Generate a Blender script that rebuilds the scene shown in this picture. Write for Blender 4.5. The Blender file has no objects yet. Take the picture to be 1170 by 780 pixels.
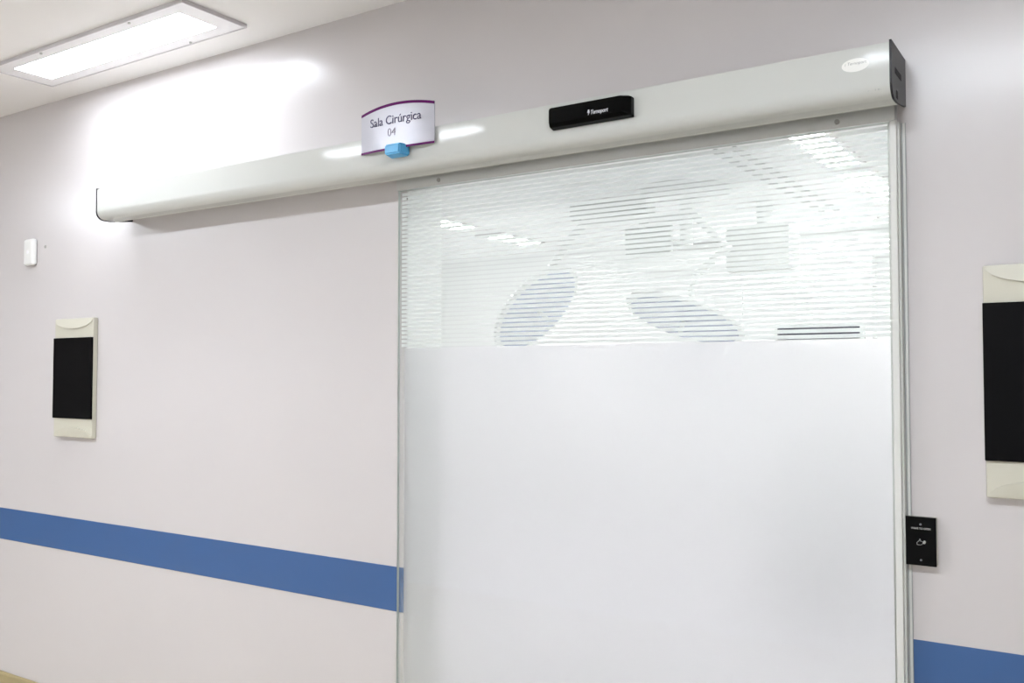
import bpy, bmesh, math
from mathutils import Vector, Matrix

C = bpy.context.scene.collection
PI = math.pi

# ------------------------------------------------------------------ camera
cd = bpy.data.cameras.new('camera')
cd.sensor_width = 36.0
cd.lens = 36.0 * 1047 / 1170
cam = bpy.data.objects.new('camera', cd)
C.objects.link(cam)
cam.location = (0, -2.28, 1.49)
cam.rotation_euler = (math.radians(92.02), 0, math.radians(33.2))
bpy.context.scene.camera = cam

# ------------------------------------------------------------------ world, exposure
w = bpy.data.worlds.new('world')
bpy.context.scene.world = w
w.use_nodes = True
w.node_tree.nodes['Background'].inputs[0].default_value = (0.9, 0.92, 1, 1)
w.node_tree.nodes['Background'].inputs[1].default_value = 0.25
vs = bpy.context.scene.view_settings
vs.view_transform = 'Standard'
vs.look = 'None'
vs.gamma = 1
vs.use_curve_mapping = False
vs.exposure = 1.75
LAMP = 6.8        # corridor luminaires
LAMP2 = 36.0       # corridor row behind the camera's head
OR_LAMP = 14.9     # operating room luminaires
CEIL = 2.708
ORC = 2.75

# ------------------------------------------------------------------ materials
def mat(name, col, rough=.5, metal=0., spec=.5, coat=0., coat_r=.1, bump=0., bscale=60., var=0., vscale=3.,
        emit=None, es=0., ior=None):
    m = bpy.data.materials.new(name)
    m.use_nodes = True
    nt = m.node_tree
    b = nt.nodes['Principled BSDF']
    b.inputs['Base Color'].default_value = (*col, 1)
    b.inputs['Roughness'].default_value = rough
    b.inputs['Metallic'].default_value = metal
    b.inputs['Specular IOR Level'].default_value = spec
    b.inputs['Coat Weight'].default_value = coat
    b.inputs['Coat Roughness'].default_value = coat_r
    if ior: b.inputs['IOR'].default_value = ior
    if emit:
        b.inputs['Emission Color'].default_value = (*emit, 1)
        b.inputs['Emission Strength'].default_value = es
    tc = nt.nodes.new('ShaderNodeTexCoord')
    if var > 0:
        n = nt.nodes.new('ShaderNodeTexNoise'); n.inputs['Scale'].default_value = vscale
        n.inputs['Detail'].default_value = 3
        nt.links.new(tc.outputs['Object'], n.inputs['Vector'])
        mx = nt.nodes.new('ShaderNodeMix'); mx.data_type = 'RGBA'
        mx.inputs[6].default_value = (*[c * (1 - var) for c in col], 1)
        mx.inputs[7].default_value = (*[min(1, c * (1 + var)) for c in col], 1)
        nt.links.new(n.outputs['Fac'], mx.inputs[0])
        nt.links.new(mx.outputs[2], b.inputs['Base Color'])
    if bump > 0:
        n = nt.nodes.new('ShaderNodeTexNoise'); n.inputs['Scale'].default_value = bscale
        n.inputs['Detail'].default_value = 3
        nt.links.new(tc.outputs['Object'], n.inputs['Vector'])
        bp = nt.nodes.new('ShaderNodeBump'); bp.inputs['Strength'].default_value = bump
        bp.inputs['Distance'].default_value = .002
        nt.links.new(n.outputs['Fac'], bp.inputs['Height'])
        nt.links.new(bp.outputs['Normal'], b.inputs['Normal'])
    return m

M = {}
M['wall'] = mat('gloss_wall_paint', (.635, .598, .59), .24, spec=.5, bump=.10, bscale=35, var=.015, vscale=2)
M['wall_matte'] = mat('matte_wall_paint', (.88, .86, .85), .7)
M['ceiling'] = mat('ceiling_paint', (.88, .85, .83), .7, var=.01)
M['floor'] = mat('beige_vinyl', (.70, .63, .52), .35, var=.08, vscale=8)
M['skirting'] = mat('olive_beige_vinyl', (.40, .32, .165), .45, var=.06, vscale=12)
M['stripe'] = mat('blue_band', (.031, .106, .285), .35, spec=.65, bump=.05, bscale=50, var=.03, vscale=5)
M['cover'] = mat('white_powder_coat', (.62, .625, .59), .07, spec=.08, bump=.02, bscale=15)
M['cap'] = mat('black_plastic', (.014, .012, .014), .4, spec=.35)
M['black'] = mat('gloss_black', (.0015, .0015, .0015), .22, spec=.1)
M['glassblack'] = mat('smoked_glass', (.0012, .001, .0014), .04, spec=.10)
M['deep'] = mat('dark_hole', (.004, .004, .004), .8)
M['cream'] = mat('cream_plastic', (.62, .595, .495), .22)
M['white'] = mat('white_plastic', (.80, .79, .76), .3)
M['alu'] = mat('satin_aluminium', (.60, .60, .58), .35, metal=.55)
M['steel'] = mat('steel', (.35, .34, .32), .3, metal=1)
M['trimw'] = mat('white_aluminium', (.70, .70, .66), .3)
M['groove'] = mat('grey_gasket', (.42, .43, .42), .6)
M['purple'] = mat('purple_vinyl', (.12, .006, .11), .6, spec=.2)
M['signface'] = mat('brushed_silver_sign', (.48, .475, .52), .3, metal=.15)
M['ink'] = mat('slate_ink', (.07, .06, .13), .5)
M['ink2'] = mat('grey_ink', (.20, .16, .22), .5)
M['blueclip'] = mat('light_blue_plastic', (.10, .44, .78), .4)
M['print'] = mat('white_print', (.62, .62, .66), .5)
M['dimprint'] = mat('grey_print', (.16, .16, .17), .5)
M['greyprint'] = mat('pale_grey_print', (.42, .42, .40), .5)
M['sticker'] = mat('silver_white_sticker', (.86, .85, .80), .3)
M['diff'] = mat('lamp_diffuser', (.9, .9, .9), .5, emit=(.935, 1, 1.085), es=LAMP)
M['diff2'] = mat('lamp_diffuser_row', (.9, .9, .9), .5, emit=(.935, 1, 1.085), es=LAMP2)
M['ordiff'] = mat('operating_lamp_diffuser', (.9, .9, .9), .5, emit=(1, .99, .975), es=OR_LAMP)
M['rim'] = mat('rim_enamel', (.66, .63, .64), .35)
M['fixture'] = mat('white_enamel', (.88, .86, .87), .35)
M['orwall'] = mat('operating_room_wall', (.88, .88, .88), .5)
M['orceil'] = mat('operating_room_ceiling', (.90, .90, .89), .6)
M['orfloor'] = mat('operating_room_floor', (.64, .63, .66), .5, var=.04)
M['ormetal'] = mat('white_medical_enamel', (.70, .71, .70), .35)
M['orgrey'] = mat('grey_medical_enamel', (.58, .59, .58), .4)
M['orblue'] = mat('blue_grey_lens', (.40, .44, .56), .25)
M['screen'] = mat('dark_screen', (.02, .02, .04), .1)
M['reveal'] = mat('reveal_paint', (.84, .86, .84), .5)

def glass_mat():
    m = bpy.data.materials.new('clear_float_glass'); m.use_nodes = True
    nt = m.node_tree; nt.nodes.clear()
    o = nt.nodes.new('ShaderNodeOutputMaterial')
    t = nt.nodes.new('ShaderNodeBsdfTransparent'); t.inputs[0].default_value = (.975, .992, .985, 1)
    g = nt.nodes.new('ShaderNodeBsdfGlossy'); g.inputs['Roughness'].default_value = .015
    f = nt.nodes.new('ShaderNodeFresnel'); f.inputs[0].default_value = 1.42
    x = nt.nodes.new('ShaderNodeMixShader')
    nt.links.new(f.outputs[0], x.inputs[0]); nt.links.new(t.outputs[0], x.inputs[1]); nt.links.new(g.outputs[0], x.inputs[2])
    nt.links.new(x.outputs[0], o.inputs[0])
    return m
M['glass'] = glass_mat()

def frost_mat(name, rough, trans, tint, dif, k):
    # etched film: rough refraction mixed with a little diffuse translucency
    m = bpy.data.materials.new(name); m.use_nodes = True
    nt = m.node_tree; nt.nodes.clear()
    o = nt.nodes.new('ShaderNodeOutputMaterial')
    r = nt.nodes.new('ShaderNodeBsdfRefraction'); r.distribution = 'GGX'
    r.inputs['Color'].default_value = (*tint, 1); r.inputs['Roughness'].default_value = rough; r.inputs['IOR'].default_value = 1.35
    t = nt.nodes.new('ShaderNodeBsdfTranslucent'); t.inputs[0].default_value = (*trans, 1)
    d = nt.nodes.new('ShaderNodeBsdfDiffuse'); d.inputs[0].default_value = (*dif, 1)
    a = nt.nodes.new('ShaderNodeMixShader'); a.inputs[0].default_value = .5
    x = nt.nodes.new('ShaderNodeMixShader'); x.inputs[0].default_value = k
    nt.links.new(t.outputs[0], a.inputs[1]); nt.links.new(d.outputs[0], a.inputs[2])
    nt.links.new(r.outputs[0], x.inputs[1]); nt.links.new(a.outputs[0], x.inputs[2])
    nt.links.new(x.outputs[0], o.inputs[0])
    return m
M['frost'] = frost_mat('frosted_film', .36, (.97, .96, .975), (.97, .96, .975), (.85, .85, .86), .30)
M['froststripe'] = frost_mat('frosted_stripe_film', .42, (.98, .985, .98), (.98, .985, .98), (.94, .95, .94), .78)
M['glassedge'] = mat('green_glass_edge', (.72, .79, .75), .2)
M['glassedge_light'] = mat('polished_glass_edge', (.80, .84, .80), .2)

# ------------------------------------------------------------------ helpers
def add_box(bm, x0, x1, y0, y1, z0, z1, bev=0., seg=2, mi=0):
    r = bmesh.ops.create_cube(bm, size=1)
    vs_ = r['verts']
    for v in vs_:
        v.co = Vector(((x0 + x1) / 2 + v.co.x * (x1 - x0), (y0 + y1) / 2 + v.co.y * (y1 - y0), (z0 + z1) / 2 + v.co.z * (z1 - z0)))
    fs = set(f for v in vs_ for f in v.link_faces)
    for f in fs: f.material_index = mi
    if bev > 0:
        es = list(set(e for v in vs_ for e in v.link_edges))
        bmesh.ops.bevel(bm, geom=es, offset=bev, segments=seg, profile=.5, affect='EDGES')
    return bm

def box(*a, **k):
    bm = bmesh.new(); return add_box(bm, *a, **k)

def prism(pts, axis, a0, a1, bm=None):
    """polygon pts extruded along an axis; for axis 'x' pts are (y,z), for 'y' pts are (x,z), for 'z' (x,y)"""
    bm = bm or bmesh.new()
    def P(p, a):
        return {'x': (a, p[0], p[1]), 'y': (p[0], a, p[1]), 'z': (p[0], p[1], a)}[axis]
    A = [bm.verts.new(P(p, a0)) for p in pts]; B = [bm.verts.new(P(p, a1)) for p in pts]
    n = len(pts)
    bm.faces.new(A); bm.faces.new(B[::-1])
    for i in range(n):
        bm.faces.new((A[i], A[(i + 1) % n], B[(i + 1) % n], B[i]))
    bmesh.ops.recalc_face_normals(bm, faces=bm.faces[:])
    return bm

def tube(bm, p, q, r, seg=20, r2=None):
    p, q = Vector(p), Vector(q)
    d = q - p
    mt = Matrix.Translation((p + q) / 2) @ d.to_track_quat('Z', 'Y').to_matrix().to_4x4()
    bmesh.ops.create_cone(bm, cap_ends=True, segments=seg, radius1=r, radius2=r if r2 is None else r2, depth=d.length, matrix=mt)
    return bm

def lathe(prof, seg=48):
    bm = bmesh.new(); rings = []
    for r, z in prof:
        if r < 1e-6: rings.append([bm.verts.new((0, 0, z))])
        else: rings.append([bm.verts.new((r * math.cos(2 * PI * i / seg), r * math.sin(2 * PI * i / seg), z)) for i in range(seg)])
    for a, b in zip(rings, rings[1:]):
        for i in range(seg):
            j = (i + 1) % seg
            if len(a) == 1: bm.faces.new((a[0], b[i], b[j]))
            elif len(b) == 1: bm.faces.new((a[i], a[j], b[0]))
            else: bm.faces.new((a[i], a[j], b[j], b[i]))
    bmesh.ops.recalc_face_normals(bm, faces=bm.faces[:])
    return bm

def obj(name, bm, mats, parent=None, loc=None, smooth=False, rot=None):
    me = bpy.data.meshes.new(name); bm.to_mesh(me); bm.free()
    for m in (mats if isinstance(mats, (list, tuple)) else [mats]): me.materials.append(m)
    if smooth:
        for p in me.polygons: p.use_smooth = True
        try: me.set_sharp_from_angle(angle=math.radians(35))
        except Exception: pass
    o = bpy.data.objects.new(name, me); C.objects.link(o)
    if parent: o.parent = parent
    if loc: o.location = loc
    if rot: o.rotation_euler = rot
    if smooth:
        wn = o.modifiers.new('weighted_normals', 'WEIGHTED_NORMAL'); wn.keep_sharp = True; wn.weight = 100
    return o

def tag(o, label, cat, group=None):
    o['label'] = label; o['category'] = cat
    if group: o['group'] = group
    return o

def thing(name, label, cat, loc, group=None):
    o = bpy.data.objects.new(name, None); o.location = loc; o.empty_display_size = .05
    C.objects.link(o)
    return tag(o, label, cat, group)

def struct(name, bm, m, parent=None, label=None, **k):
    o = obj(name, bm, m, parent, **k)
    if not parent: o['kind'] = 'structure'
    if label: o['label'] = label
    return o

def text(name, body, size, m, parent, loc, width=None, extr=.0003, shear=0, off=0., warp=None):
    """lettering facing -y, its centre at loc, in the parent's space"""
    cu = bpy.data.curves.new(name, 'FONT'); cu.body = body; cu.size = size
    cu.align_x = 'CENTER'; cu.align_y = 'CENTER'; cu.extrude = extr; cu.shear = shear; cu.offset = off
    t = bpy.data.objects.new(name + '_tmp', cu); C.objects.link(t)
    bpy.context.view_layer.update()
    me = bpy.data.meshes.new_from_object(t.evaluated_get(bpy.context.evaluated_depsgraph_get()))
    bpy.data.objects.remove(t)
    xs = [v.co.x for v in me.vertices]; sx = 1
    if width: sx = width / (max(xs) - min(xs))
    for v in me.vertices:
        x, y, z = v.co.x * sx, v.co.y, v.co.z
        v.co = (x, -z, y)
        if warp: v.co.y += warp(x + loc[0])
    me.materials.clear(); me.materials.append(m)
    o = bpy.data.objects.new(name, me); C.objects.link(o); o.parent = parent; o.location = loc
    return o

# ------------------------------------------------------------------ the setting
XL, XR = -10.0, 5.0
YB = -2.9
OX0, OX1 = -1.899, -.415          # the door opening
TH = .17
bm = bmesh.new()
add_box(bm, XL, OX0, 0, TH, 0, CEIL)
add_box(bm, OX1, XR, 0, TH, 0, CEIL)
add_box(bm, OX0, OX1, 0, TH, 2.125, CEIL)
struct('wall_back', bm, M['wall'])
struct('wall_front', box(XL, XR, YB - .1, YB, 0, CEIL), M['wall_matte'])
struct('wall_left', box(XL - .1, XL, YB, 0, 0, CEIL), M['wall_matte'])
struct('wall_right', box(XR, XR + .1, YB, 0, 0, CEIL), M['wall_matte'])
struct('ceiling', box(XL, XR, YB, 0, CEIL, CEIL + .08), M['ceiling'])
struct('floor', box(XL, XR, YB, TH, -.08, 0), M['floor'])
def skirt(x0, x1):
    return prism([(-.001, 0), (-.012, 0), (-.012, .118), (-.009, .126), (-.005, .130), (-.001, .130)], 'x', x0, x1)
struct('baseboard_left', skirt(XL, OX0), M['skirting'])
struct('baseboard_right', skirt(-.385, XR), M['skirting'])
# painted blue protection bands
struct('trim_1', box(XL, OX0, -.0025, -.0002, .729, .871, bev=.0008, seg=1), M['stripe'], label='blue band running along the wall left of the glass door')
struct('trim_2', box(-.3925, XR, -.0025, -.0002, .735, .883, bev=.0008, seg=1), M['stripe'], label='blue band on the wall right of the glass door')
# door lining inside the opening
bm = bmesh.new()
add_box(bm, OX0 - .0005, OX0 + .004, .004, TH + .01, 0, 2.125, bev=.001, seg=1)
struct('trim_3', bm, M['reveal'], label='pale lining of the door opening on its left side')
bm = bmesh.new()
add_box(bm, -.428, -.402, -.024, .0, .0, 2.075, bev=.0015)
add_box(bm, -.402, -.3925, -.004, .0, .0, 2.075, bev=.001)
add_box(bm, -.4015, -.399, -.0065, -.003, .0, 2.075, mi=1)
add_box(bm, -.3935, -.392, -.0055, -.003, .0, 2.075, mi=1)
struct('trim_4', bm, [M['trimw'], M['groove']], label='white metal closing profile along the right side of the glass door')

# operating room beyond the door
RX0, RX1, RY1 = -6.4, .4, 6.0
struct('wall_far', box(RX0, RX1, RY1, RY1 + .1, 0, ORC), M['orwall'])
struct('wall_far_left', box(RX0 - .1, RX0, TH, RY1, 0, ORC), M['orwall'])
struct('wall_far_right', box(RX1, RX1 + .1, TH, RY1, 0, ORC), M['orwall'])
bm = bmesh.new()
add_box(bm, RX0, RX1, TH, RY1, ORC, ORC + .08)
struct('ceiling.001', bm, M['orceil'])
bm = bmesh.new()
add_box(bm, RX0, OX0 - .001, TH, TH + .012, 0, ORC)
add_box(bm, OX1 + .001, RX1, TH, TH + .012, 0, ORC)
add_box(bm, OX0 - .001, OX1 + .001, TH, TH + .012, 2.125, ORC)
struct('wall_near', bm, M['orwall'])
struct('floor.001', box(RX0, RX1, TH, RY1, -.08, 0), M['orfloor'])
struct('trim_5', box(-3.9, RX1, 5.86, RY1, 2.50, 2.66, bev=.006), M['orceil'], label='pale boxed beam along the far wall of the operating room')
struct('trim_6', box(-1.875, -1.675, 5.82, RY1, 0, 2.50, bev=.008), M['orceil'], label='pale square column on the far wall of the operating room')

# ------------------------------------------------------------------ sliding door leaf
GX0, GX1 = -1.905, -.410
door = bpy.data.objects.new('door_1', None); C.objects.link(door); door['kind'] = 'structure'
door['label'] = 'sliding glass door with frosted lower film and finely striped frosted top'
bm = bmesh.new()
GY0, GY1 = -.034, -.024
add_box(bm, GX0, GX1, GY0, GY1, .012, 2.076)
for f in bm.faces:
    n = f.normal
    c = f.calc_center_median()
    if abs(c.x - GX0) < 1e-4 or abs(c.z - 2.076) < 1e-4: f.material_index = 1
    if abs(c.x - GX1) < 1e-4: f.material_index = 2
obj('glass_pane', bm, [M['glass'], M['glassedge'], M['glassedge_light']], door)
FT = 1.572
obj('frosted_film', box(GX0 + .019, GX1 - .012, GY1 + .0008, GY1 + .0013, .014, FT), M['frost'], door)
bm = bmesh.new()
P, S = .01345, .0096
z = FT + .0035
while z + S < 2.070:
    add_box(bm, GX0 + .006, GX1 - .016, GY1 + .0008, GY1 + .0013, z, z + S)
    z += P
obj('striped_film', bm, M['froststripe'], door)
# bright edge strip down the right side of the leaf
obj('edge_strip', box(GX1 - .012, GX1 + .0035, GY0 - .003, GY1 + .003, .012, 2.078, bev=.001, seg=1), M['trimw'], door)
# clamp rail from which the glass hangs
bm = bmesh.new()
add_box(bm, GX0, -.4075, GY0 - .010, GY0 - .0005, 2.075, 2.117, bev=.0015)
add_box(bm, GX0, -.4075, GY1 + .002, GY1 + .010, 2.075, 2.117, bev=.0015)
rail = obj('top_rail', bm, M['alu'], door)
for x in (-1.735, -.537):
    bm = bmesh.new()
    tube(bm, (x, GY0 - .0095, 2.090), (x, GY0 - .014, 2.090), .0068, 24, .0055)
    tube(bm, (x, GY0 - .0141, 2.090), (x, GY0 - .0144, 2.090), .003, 6)
    obj('screw', bm, M['steel'], rail, smooth=True)
bm = bmesh.new(); tube(bm, (-1.868, GY0 - .0003, 2.047), (-1.868, GY0 - .0012, 2.047), .003, 16)
obj('rivet', bm, M['steel'], door)

# ------------------------------------------------------------------ door operator cover
HX0, HX1 = -3.352, -.396
YF, ZT, ZBt = -.160, 2.221, 2.101
op = thing('door_operator', 'long white boxed cover of the automatic door operator above the glass door', 'door operator', (0, 0, 0))
R_ = .034
prof = [(-.0002, ZT), (YF + .004, ZT), (YF + .001, ZT - .001), (YF, ZT - .004)]
for i in range(9):
    a = i / 8 * PI / 2
    prof.append((YF + R_ - R_ * math.cos(a), ZBt + R_ - R_ * math.sin(a)))
prof += [(-.088, ZBt), (-.082, ZBt + .0015), (-.078, ZBt - .001), (-.074, ZBt), (-.074, ZBt + .020), (-.0002, ZBt + .020)]
body = obj('cover', prism(prof, 'x', HX0, HX1), M['cover'], op, smooth=True)
g = .003
def cap_prof():
    p = [(-.0002, ZT + g), (YF - g, ZT + g)]
    for i in range(9):
        a = i / 8 * PI / 2
        p.append((YF - g + R_ - R_ * math.cos(a), ZBt - g + R_ - R_ * math.sin(a)))
    p += [(-.100, ZBt - g), (-.0002, ZBt + .012)]
    return p
obj('end_cap', prism(cap_prof(), 'x', HX0 - .004, HX0 - .0002), M['cap'], op, smooth=True)
ec = obj('end_cap', prism(cap_prof(), 'x', HX1 + .0002, HX1 + .005), M['cap'], op, smooth=True)
obj('slot', box(HX1 + .0052, HX1 + .0058, -.128, -.058, 2.158, 2.172, bev=.0002, seg=1), M['deep'], ec)
obj('notch', box(HX1 + .0052, HX1 + .0058, -.116, -.100, ZBt + .004, ZBt + .022), M['deep'], ec)
# pressed holes in the underside near the left end
for x, y in ((HX0 + .045, -.125), (HX0 + .055, -.100)):
    bm = bmesh.new(); tube(bm, (x, y, ZBt - .0002), (x, y, ZBt - .0012), .011, 24)
    obj('port', bm, M['groove'], body)
# oval maker's sticker
bm = bmesh.new()
sx, sz, ra, rb = -.468, 2.181, .0295, .0150
el = [(sx + ra * math.cos(2 * PI * i / 40), sz + rb * math.sin(2 * PI * i / 40)) for i in range(40)]
stk = obj('sticker', prism(el, 'y', YF - .0007, YF - .0001), M['sticker'], op); stk['label'] = 'silver white oval sticker'
text('print', 'Ternoport', .0095, M['greyprint'], stk, (sx + .003, YF - .0009, sz + .004), width=.041, shear=.2)
text('print', 'l', .009, M['greyprint'], stk, (sx - .022, YF - .0009, sz + .003), shear=.2)
text('small_mark', '-  TE.', .008, M['groove'], body, (-.428, YF + .0035, 2.1195), width=.030)

# ------------------------------------------------------------------ motion sensor
sn = thing('motion_sensor', 'black bar-shaped motion sensor with white lettering on the door operator cover', 'motion sensor', (-1.146, YF, 2.177))
bm = bmesh.new()
W, H0 = .130, .0305
D = .034
# tapered housing: wide at the back, narrower at the front, with a sloped chin
WL, HT = -.108, .0225
back = [(WL, -H0), (W + .004, -H0), (W + .004, HT - .002), (W - .006, HT + .002), (WL + .002, HT + .002), (WL, HT - .004)]
front = [(WL + .006, -H0 + .013), (W - .014, -H0 + .013), (W - .012, HT - .004), (W - .020, HT), (WL + .010, HT), (WL + .006, HT - .004)]
mid = [(WL, -H0 + .004), (W + .004, -H0 + .004), (W + .004, HT - .002), (W - .006, HT + .002), (WL + .002, HT + .002), (WL, HT - .004)]
L = [[bm.verts.new((x, y, z)) for x, z in ring] for ring, y in ((back, -.0002), (mid, -D * .55), (front, -D))]
bm.faces.new(L[0]); bm.faces.new(L[2][::-1])
for a, b in zip(L, L[1:]):
    for i in range(6): bm.faces.new((a[i], a[(i + 1) % 6], b[(i + 1) % 6], b[i]))
bmesh.ops.recalc_face_normals(bm, faces=bm.faces[:])
bmesh.ops.bevel(bm, geom=bm.edges[:], offset=.0016, segments=2, affect='EDGES')
h = obj('housing', bm, M['black'], sn, smooth=True)
text('lettering', 'Ternoport', .0150, M['print'], sn, (.0495, -D - .0005, -.0085), width=.050, shear=.25, off=.0003)
bx, bz = .038, -.0145
bm = prism([(x + bx, z + bz) for x, z in [(-.020, .014), (-.016, .014), (-.0175, .009), (-.0145, .009), (-.0205, -.001), (-.019, .006), (-.0225, .006)]], 'y', -D - .0008, -D - .0003)
obj('bolt_mark', bm, M['print'], sn)

# ------------------------------------------------------------------ room sign
SX, SW, SH = -1.797, .1435, .125
SY = YF - .010
sg = thing('room_sign', 'arched silver room sign with purple edges reading Sala Cirúrgica 04', 'sign', (SX, SY, 2.168))
bulge = .010
def cy(x): return -bulge * (1 - (x / SW) ** 2)
def arch(x): return .0165 * (1 - (x / SW) ** 2)
def strip(zlo, zhi, front, thick, n=32, lo=None, hi=None, x0=-SW, x1=SW):
    b = bmesh.new(); cols = []
    for i in range(n + 1):
        x = x0 + (x1 - x0) * i / n
        a = zlo + (arch(x) if lo else 0); c = zhi + (arch(x) if hi else 0)
        y = cy(x) - front
        cols.append([b.verts.new((x, y, a)), b.verts.new((x, y, c)), b.verts.new((x, y + thick, c)), b.verts.new((x, y + thick, a))])
    for p, q in zip(cols, cols[1:]):
        for k in range(4): b.faces.new((p[k], p[(k + 1) % 4], q[(k + 1) % 4], q[k]))
    b.faces.new(cols[0]); b.faces.new(cols[-1][::-1])
    bmesh.ops.recalc_face_normals(b, faces=b.faces[:])
    return b
obj('plate', strip(0, SH, 0, .003, hi=True), M['signface'], sg, smooth=True)
e = obj('edge_band', strip(SH - .0085, SH, .0006, .0007, lo=True, hi=True), M['purple'], sg, smooth=True); e['label'] = 'purple arched top edge'
e = obj('edge_band', strip(0, .0065, .0006, .0007), M['purple'], sg, smooth=True); e['label'] = 'purple straight bottom edge'
obj('bracket', box(-.03, .03, -.007, .0098, .008, .040), M['alu'], sg)
text('room_name', 'Sala Cirúrgica', .0375, M['ink'], sg, (-.002, -.0010, .0895), width=.200, warp=cy)
text('room_number', '04', .036, M['ink2'], sg, (-.012, -.0010, .0515), width=.031, off=-.0006, warp=cy)
# light blue clip under the sign
bm = bmesh.new()
add_box(bm, -.044, .030, -.036, .008, -.018, .018)
for v in bm.verts:
    if v.co.y < -.02: v.co.x = v.co.x * .80 ; v.co.z = v.co.z * .85 + .001
bmesh.ops.bevel(bm, geom=bm.edges[:], offset=.0045, segments=3, affect='EDGES')
c = obj('clip', bm, M['blueclip'], sg, loc=(.016, 0, -.007), smooth=True); c['label'] = 'light blue plastic clip'

# ------------------------------------------------------------------ breaker boxes with smoked windows
def breaker_box(loc, label):
    t = thing('breaker_box', label, 'electrical box', loc, None)
    Wd, Ht, Dp = .286, .510, .022
    obj('frame', box(0, Wd, -Dp, -.0002, 0, Ht, bev=.004), M['cream'], t, smooth=True)
    # raised bands top and bottom of the window, cut by a shallow arc
    for k in (0, 1):
        b = bmesh.new()
        n = 24
        top = []
        for i in range(n + 1):
            x = .006 + (Wd - .012) * i / n
            u = (x - Wd / 2) / (Wd / 2 - .006)
            dz = .040 * math.sqrt(max(0, 1 - u * u * .98))
            top.append((x, dz))
        if k: pts = [(x, Ht - .004 - dz) for x, dz in top] + [(Wd - .006, Ht - .004), (.006, Ht - .004)]
        else: pts = [(x, .004 + dz) for x, dz in top] + [(Wd - .006, .004), (.006, .004)]
        prism(pts, 'y', -Dp - .004, -Dp + .001, b)
        # shape the lens: rise at its inner edge, sink at the outer one
        for v in b.verts:
            if v.co.y < -Dp - .003:
                d = abs(v.co.z - (Ht if k else 0))
                v.co.y = -Dp - .0006 - .0065 * min(1, d / .045)
        o = obj('grip', b, M['cream'], t, smooth=False)
    dr = obj('window', box(-.001, Wd + .001, -Dp - .006, -Dp + .0005, .081, .427, bev=.0015), M['glassblack'], t); dr['label'] = 'smoked black window'
    return t
b1 = breaker_box((-3.868, 0, 1.218), 'cream breaker box with smoked black window, on the wall left of the door')
b2 = breaker_box((-.2355, 0, 1.219), 'cream breaker box with black window, at the right border past the door')

# ------------------------------------------------------------------ small white wall device and its spare hole
t = thing('wall_intercom', 'small white rounded wall box high on the left wall', 'wall box', (-4.088, 0, 2.040))
bm = box(-.040, .034, -.028, -.0002, -.060, .060, bev=.012, seg=4)
obj('housing', bm, M['white'], t, smooth=True)
bm = bmesh.new(); tube(bm, (-.002, -.0282, .000), (-.002, -.0296, .000), .0085, 24)
obj('button', bm, M['fixture'], t, smooth=True)
bm = bmesh.new(); tube(bm, (0, -.0002, 0), (0, -.0025, 0), .0075, 16, .006)
o = obj('wall_plug', bm, M['steel'], loc=(-3.995, 0, 2.060)); tag(o, 'tiny grey screw plug in the wall right of the small white box', 'screw')

# ------------------------------------------------------------------ touchless door switch
t = thing('touchless_switch', 'black touchless door switch with a hand icon beside the glass door', 'switch', (-.3705, 0, 1.110))
obj('back_box', box(-.0320, .0325, -.016, -.0002, -.0535, .0545, bev=.0015), M['cream'], t)
obj('face_plate', box(-.0330, .0325, -.0205, -.0162, -.0545, .0555, bev=.0012), M['black'], t)
for zz in (.0385, -.042):
    bm = bmesh.new(); tube(bm, (0, -.0206, zz), (0, -.0214, zz), .0024, 16)
    obj('screw', bm, M['dimprint'], t)
text('lettering', 'WAVE TO OPEN', .0062, M['greyprint'], t, (.0005, -.0209, .0290), width=.041, off=.0001)
# hand icon: an outlined palm with a filled hand behind
def ribbon(pts, wd, y0, y1, closed=False):
    b = bmesh.new(); n = len(pts); rng = range(n if closed else n - 1)
    for i in rng:
        p = Vector(pts[i]); q = Vector(pts[(i + 1) % n]); d = (q - p); d.normalize(); nn = Vector((-d.y, d.x)) * wd / 2
        prism([tuple(p + nn), tuple(q + nn), tuple(q - nn), tuple(p - nn)], 'y', y0, y1, b)
    return b
hand = [(-.0085, -.0075), (-.0090, -.003), (-.0065, .000), (-.0040, .0015), (-.0030, .0055), (-.0015, .0055), (-.0018, .001),
        (.0020, .0005), (.0040, -.0015), (.0035, -.0040), (.0015, -.0065), (-.0020, -.0078)]
hi_ = obj('hand_icon', ribbon([(x + .001, z) for x, z in hand], .0008, -.0212, -.0207, True), M['greyprint'], t)
fill = [(.0050, -.0040), (.0052, .0005), (.0070, .0030), (.0100, .0022), (.0112, -.0005), (.0100, -.0035), (.0075, -.0055)]
obj('icon_fill', prism(fill, 'y', -.0212, -.0207), M['greyprint'], t)

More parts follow.
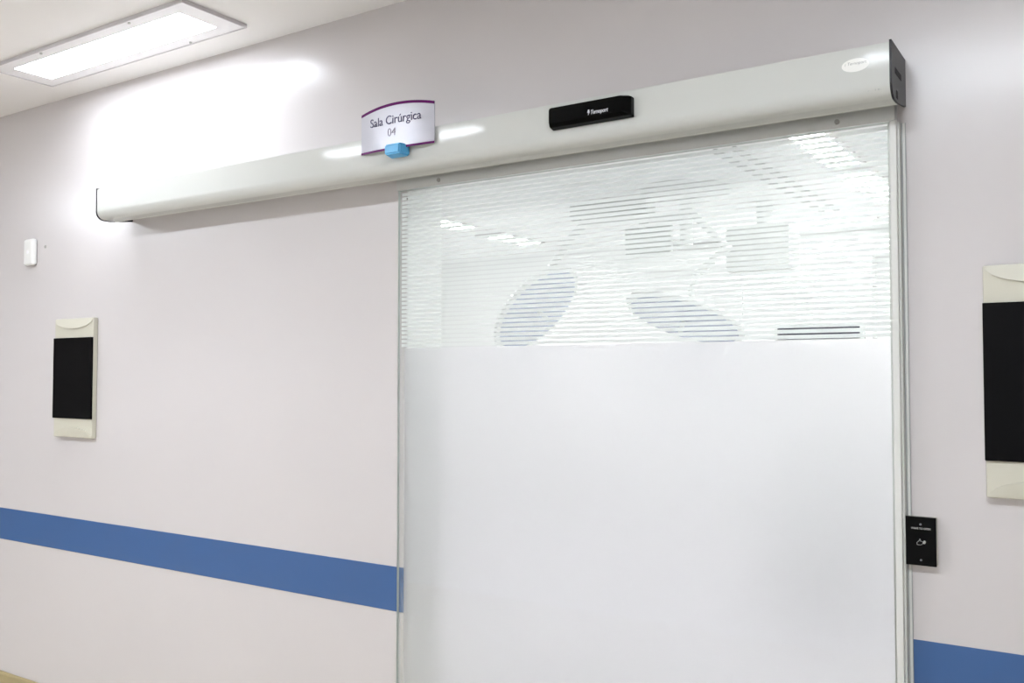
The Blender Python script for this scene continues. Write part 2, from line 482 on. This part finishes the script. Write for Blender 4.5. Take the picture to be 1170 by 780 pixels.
# ------------------------------------------------------------------ corridor ceiling lights
def ceiling_light(x0, x1, y0, y1, ix0, ix1, iy0, iy1, zc, dm, label, screws=False, group=None):
    t = thing('ceiling_light', label, 'ceiling light', ((x0 + x1) / 2, (y0 + y1) / 2, zc), group)
    ox, oy = (x0 + x1) / 2, (y0 + y1) / 2
    zb = -.011
    b = bmesh.new()
    for a in ((x0, x1, y0, iy0), (x0, x1, iy1, y1), (x0, ix0, iy0, iy1), (ix1, x1, iy0, iy1)):
        add_box(b, a[0] - ox, a[1] - ox, a[2] - oy, a[3] - oy, zb, -.0002)
    obj('frame', b, M['fixture'], t)
    # folded rim around the frame
    b = bmesh.new(); r = .004
    for a in ((x0 - r, x1 + r, y0 - r, y0), (x0 - r, x1 + r, y1, y1 + r), (x0 - r, x0, y0, y1), (x1, x1 + r, y0, y1)):
        add_box(b, a[0] - ox, a[1] - ox, a[2] - oy, a[3] - oy, zb - .003, -.0002)
    obj('rim', b, M['rim'], t)
    obj('diffuser', box(ix0 - ox, ix1 - ox, iy0 - oy, iy1 - oy, zb + .001, -.002), dm, t)
    if screws:
        for sxx, syy in ((x0 + .35, y0 + .012), (x1 - .30, y0 + .012), (x1 - .28, y1 - .012)):
            b = bmesh.new(); tube(b, (sxx - ox, syy - oy, zb), (sxx - ox, syy - oy, zb - .006), .005, 12)
            obj('screw', b, M['alu'], t)
    return t
ceiling_light(-3.70, -2.505, -.410, -.150, -3.615, -2.590, -.357, -.203, CEIL, M['diff'],
              'lit rectangular ceiling light with white frame close to the wall', True)
for xc in (-5.98, -3.10, -.26):
    ceiling_light(xc - .60, xc + .60, -1.82, -1.57, xc - .52, xc + .52, -1.745, -1.650, CEIL, M['diff2'],
                  'lit ceiling light of the second corridor row', group='ceiling lights of the second corridor row')

# ------------------------------------------------------------------ operating room fittings seen through the striped glass, plus one added fill light
for (x0, x1, y0, y1, lb) in ((-4.78, -4.50, 3.0, 4.22, 'left near'), (-4.80, -4.52, 4.45, 5.2, 'left far'),
                             (-1.44, -1.20, 2.2, 3.40, 'right near'), (-1.44, -1.20, 3.58, 4.7, 'right far'),):
    lab = {'left near': 'operating room ceiling light at far left behind the striped glass, nearer of two',
           'left far': 'operating room ceiling light at far left behind the striped glass, farther of two',
           'right near': 'operating room ceiling light at upper right behind the striped glass, nearer of two',
           'right far': 'operating room ceiling light at upper right behind the striped glass, farther of two'}[lb]
    ceiling_light(x0, x1, y0, y1, x0 + .03, x1 - .03, y0 + .03, y1 - .03, ORC, M['ordiff'], lab, group='operating room ceiling lights')
ceiling_light(-2.75, -1.55, 5.35, 5.60, -2.72, -1.58, 5.38, 5.57, ORC, M['ordiff'], 'operating room ceiling light running along the far wall', group='operating room ceiling lights')
ceiling_light(-1.40, -.60, .90, 1.10, -1.38, -.62, .92, 1.08, ORC, M['ordiff'], 'added unseen fill light on the operating room ceiling just inside the glass door', group='operating room ceiling lights')  # added fill light hidden above the door, brightens the left door lining

for x, lb in ((-1.835, 'left'), (-1.725, 'right')):
    b = bmesh.new(); add_box(b, -.012, .012, 2.6, 4.9, -.030, -.0002, bev=.003)
    o = obj('ceiling_rail', b, M['orgrey'], loc=(x, 0, ORC))
    tag(o, 'thin grey ceiling rail behind the striped glass, %s of the two' % lb, 'rail', 'ceiling rails')

# surgical light: canopy, pole, two arms, two dish heads
sl = thing('surgical_light', 'two-headed surgical light on jointed ceiling arms behind the striped glass', 'surgical light', (-2.40, 3.55, ORC))
def L_(x, y, z): return Vector((x + 2.40, y - 3.55, z - ORC))
o = obj('canopy', lathe([(0, -.075), (.20, -.072), (.29, -.05), (.31, -.02), (.31, -.0002), (0, -.0002)]), M['ormetal'], sl, smooth=True)
b = bmesh.new(); tube(b, L_(-2.40, 3.55, ORC - .07), L_(-2.40, 3.55, 2.36), .045, 28)
obj('pole', b, M['ormetal'], sl, smooth=True)
def arm(pts, r, m='ormetal'):
    b = bmesh.new()
    for p, q in zip(pts, pts[1:]): tube(b, L_(*p), L_(*q), r, 20)
    for p in pts: bmesh.ops.create_uvsphere(b, u_segments=18, v_segments=12, radius=r * 1.35, matrix=Matrix.Translation(L_(*p)))
    return obj('arm', b, M[m], sl, smooth=True)
arm([(-2.40, 3.55, 2.56), (-3.20, 3.60, 2.60), (-3.36, 3.60, 2.46), (-3.70, 3.62, 2.04)], .030)
arm([(-2.40, 3.55, 2.62), (-2.10, 3.50, 2.32), (-2.32, 3.55, 2.16), (-2.43, 3.61, 1.93)], .026)
def head(center, normal, r, up):
    """dish lamp head; normal points to the lit side"""
    nrm = Vector(normal).normalized()
    q = nrm.to_track_quat('Z', 'Y')
    c0 = L_(*center)
    hd = obj('lamp_head', lathe([(0, -.075), (r * .30, -.072), (r * .36, -.045), (r * .85, -.03), (r * .97, -.012), (r, .008), (r * .98, .026), (r * .93, .030), (0, .026)]),
             M['ormetal'], sl, loc=c0, smooth=True, rot=q.to_euler())
    obj('lens', lathe([(0, .0345), (r * .90, .0325), (r * .905, .0300), (0, .0300)]), M['orblue'], hd, smooth=True)
    b = bmesh.new()
    tube(b, (0, 0, .034), (0, 0, .13), .016, 16)
    obj('handle', b, M['ormetal'], hd, smooth=True)
    return hd
head((-3.647, 3.62, 1.987), (.758, -.018, -.64), .41, None)
head((-2.441, 3.62, 1.88), (-.177, -.351, -.93), .42, None)

# ceiling supply pendant
cp = thing('ceiling_pendant', 'grey boxed ceiling supply pendant behind the surgical light arms', 'pendant', (-2.10, 4.3, ORC))
b = bmesh.new(); tube(b, (0, 0, -.0002), (0, 0, -.20), .06, 24); obj('column', b, M['ormetal'], cp, smooth=True)
obj('console', box(-.26, .22, -.12, .12, -.52, -.20, bev=.02), M['orgrey'], cp, smooth=True)
mb = thing('monitor_boom', 'grey ceiling mounted boom box left of the surgical light', 'monitor boom', (-3.05, 3.75, ORC))
obj('boom_beam', box(-.33, .30, -.08, .08, -.115, -.0002, bev=.01), M['orgrey'], mb, smooth=True)
b = bmesh.new(); tube(b, (.24, 0, -.115), (.24, 0, -.22), .035, 20); obj('drop_tube', b, M['ormetal'], mb, smooth=True)
obj('flat_panel', box(.10, .46, -.02, .025, -.42, -.20, bev=.008), M['orgrey'], mb)

# monitor trolley near the far right, only its top shows over the frosted film
mt = thing('monitor_trolley', 'pale monitor with dark screen on a trolley, showing just above the frosted film', 'monitor', (-1.57, 3.6, 0))
obj('cabinet', box(-.24, .24, -.02, .45, .12, 1.10, bev=.015), M['ormetal'], mt)
for x in (-.19, .19):
    for y in (.04, .39):
        b = bmesh.new(); tube(b, (x - .012, y, .055), (x + .012, y, .055), .05, 20); tube(b, (x, y, .055), (x, y, .125), .012, 12)
        obj('caster', b, M['orgrey'], mt)
b = bmesh.new(); tube(b, (0, .2, 1.10), (0, .2, 1.40), .025, 16); obj('stand', b, M['orgrey'], mt)
obj('screen_housing', box(-.30, .27, .15, .21, 1.38, 1.835, bev=.010), M['ormetal'], mt)
obj('screen', box(-.275, .245, .146, .151, 1.715, 1.800), M['screen'], mt)

# tall white cabinet against the far wall
cb = thing('tall_cabinet', 'tall white cabinet against the far wall of the operating room', 'cabinet', (-2.695, 5.75, 0))
obj('body', box(-.48, .48, -.20, .24, 0, 2.32, bev=.006), M['orceil'], cb)
for s in (-1, 1):
    d = obj('door', box(min(s * .003, s * .475), max(s * .003, s * .475), -.222, -.2005, .05, 2.30, bev=.003), M['orwall'], cb)
    b = bmesh.new(); tube(b, (s * .05, -.245, 1.0), (s * .05, -.245, 1.35), .007, 12)
    tube(b, (s * .05, -.245, 1.02), (s * .05, -.221, 1.02), .005, 10); tube(b, (s * .05, -.245, 1.33), (s * .05, -.221, 1.33), .005, 10)
    obj('handle', b, M['alu'], d)
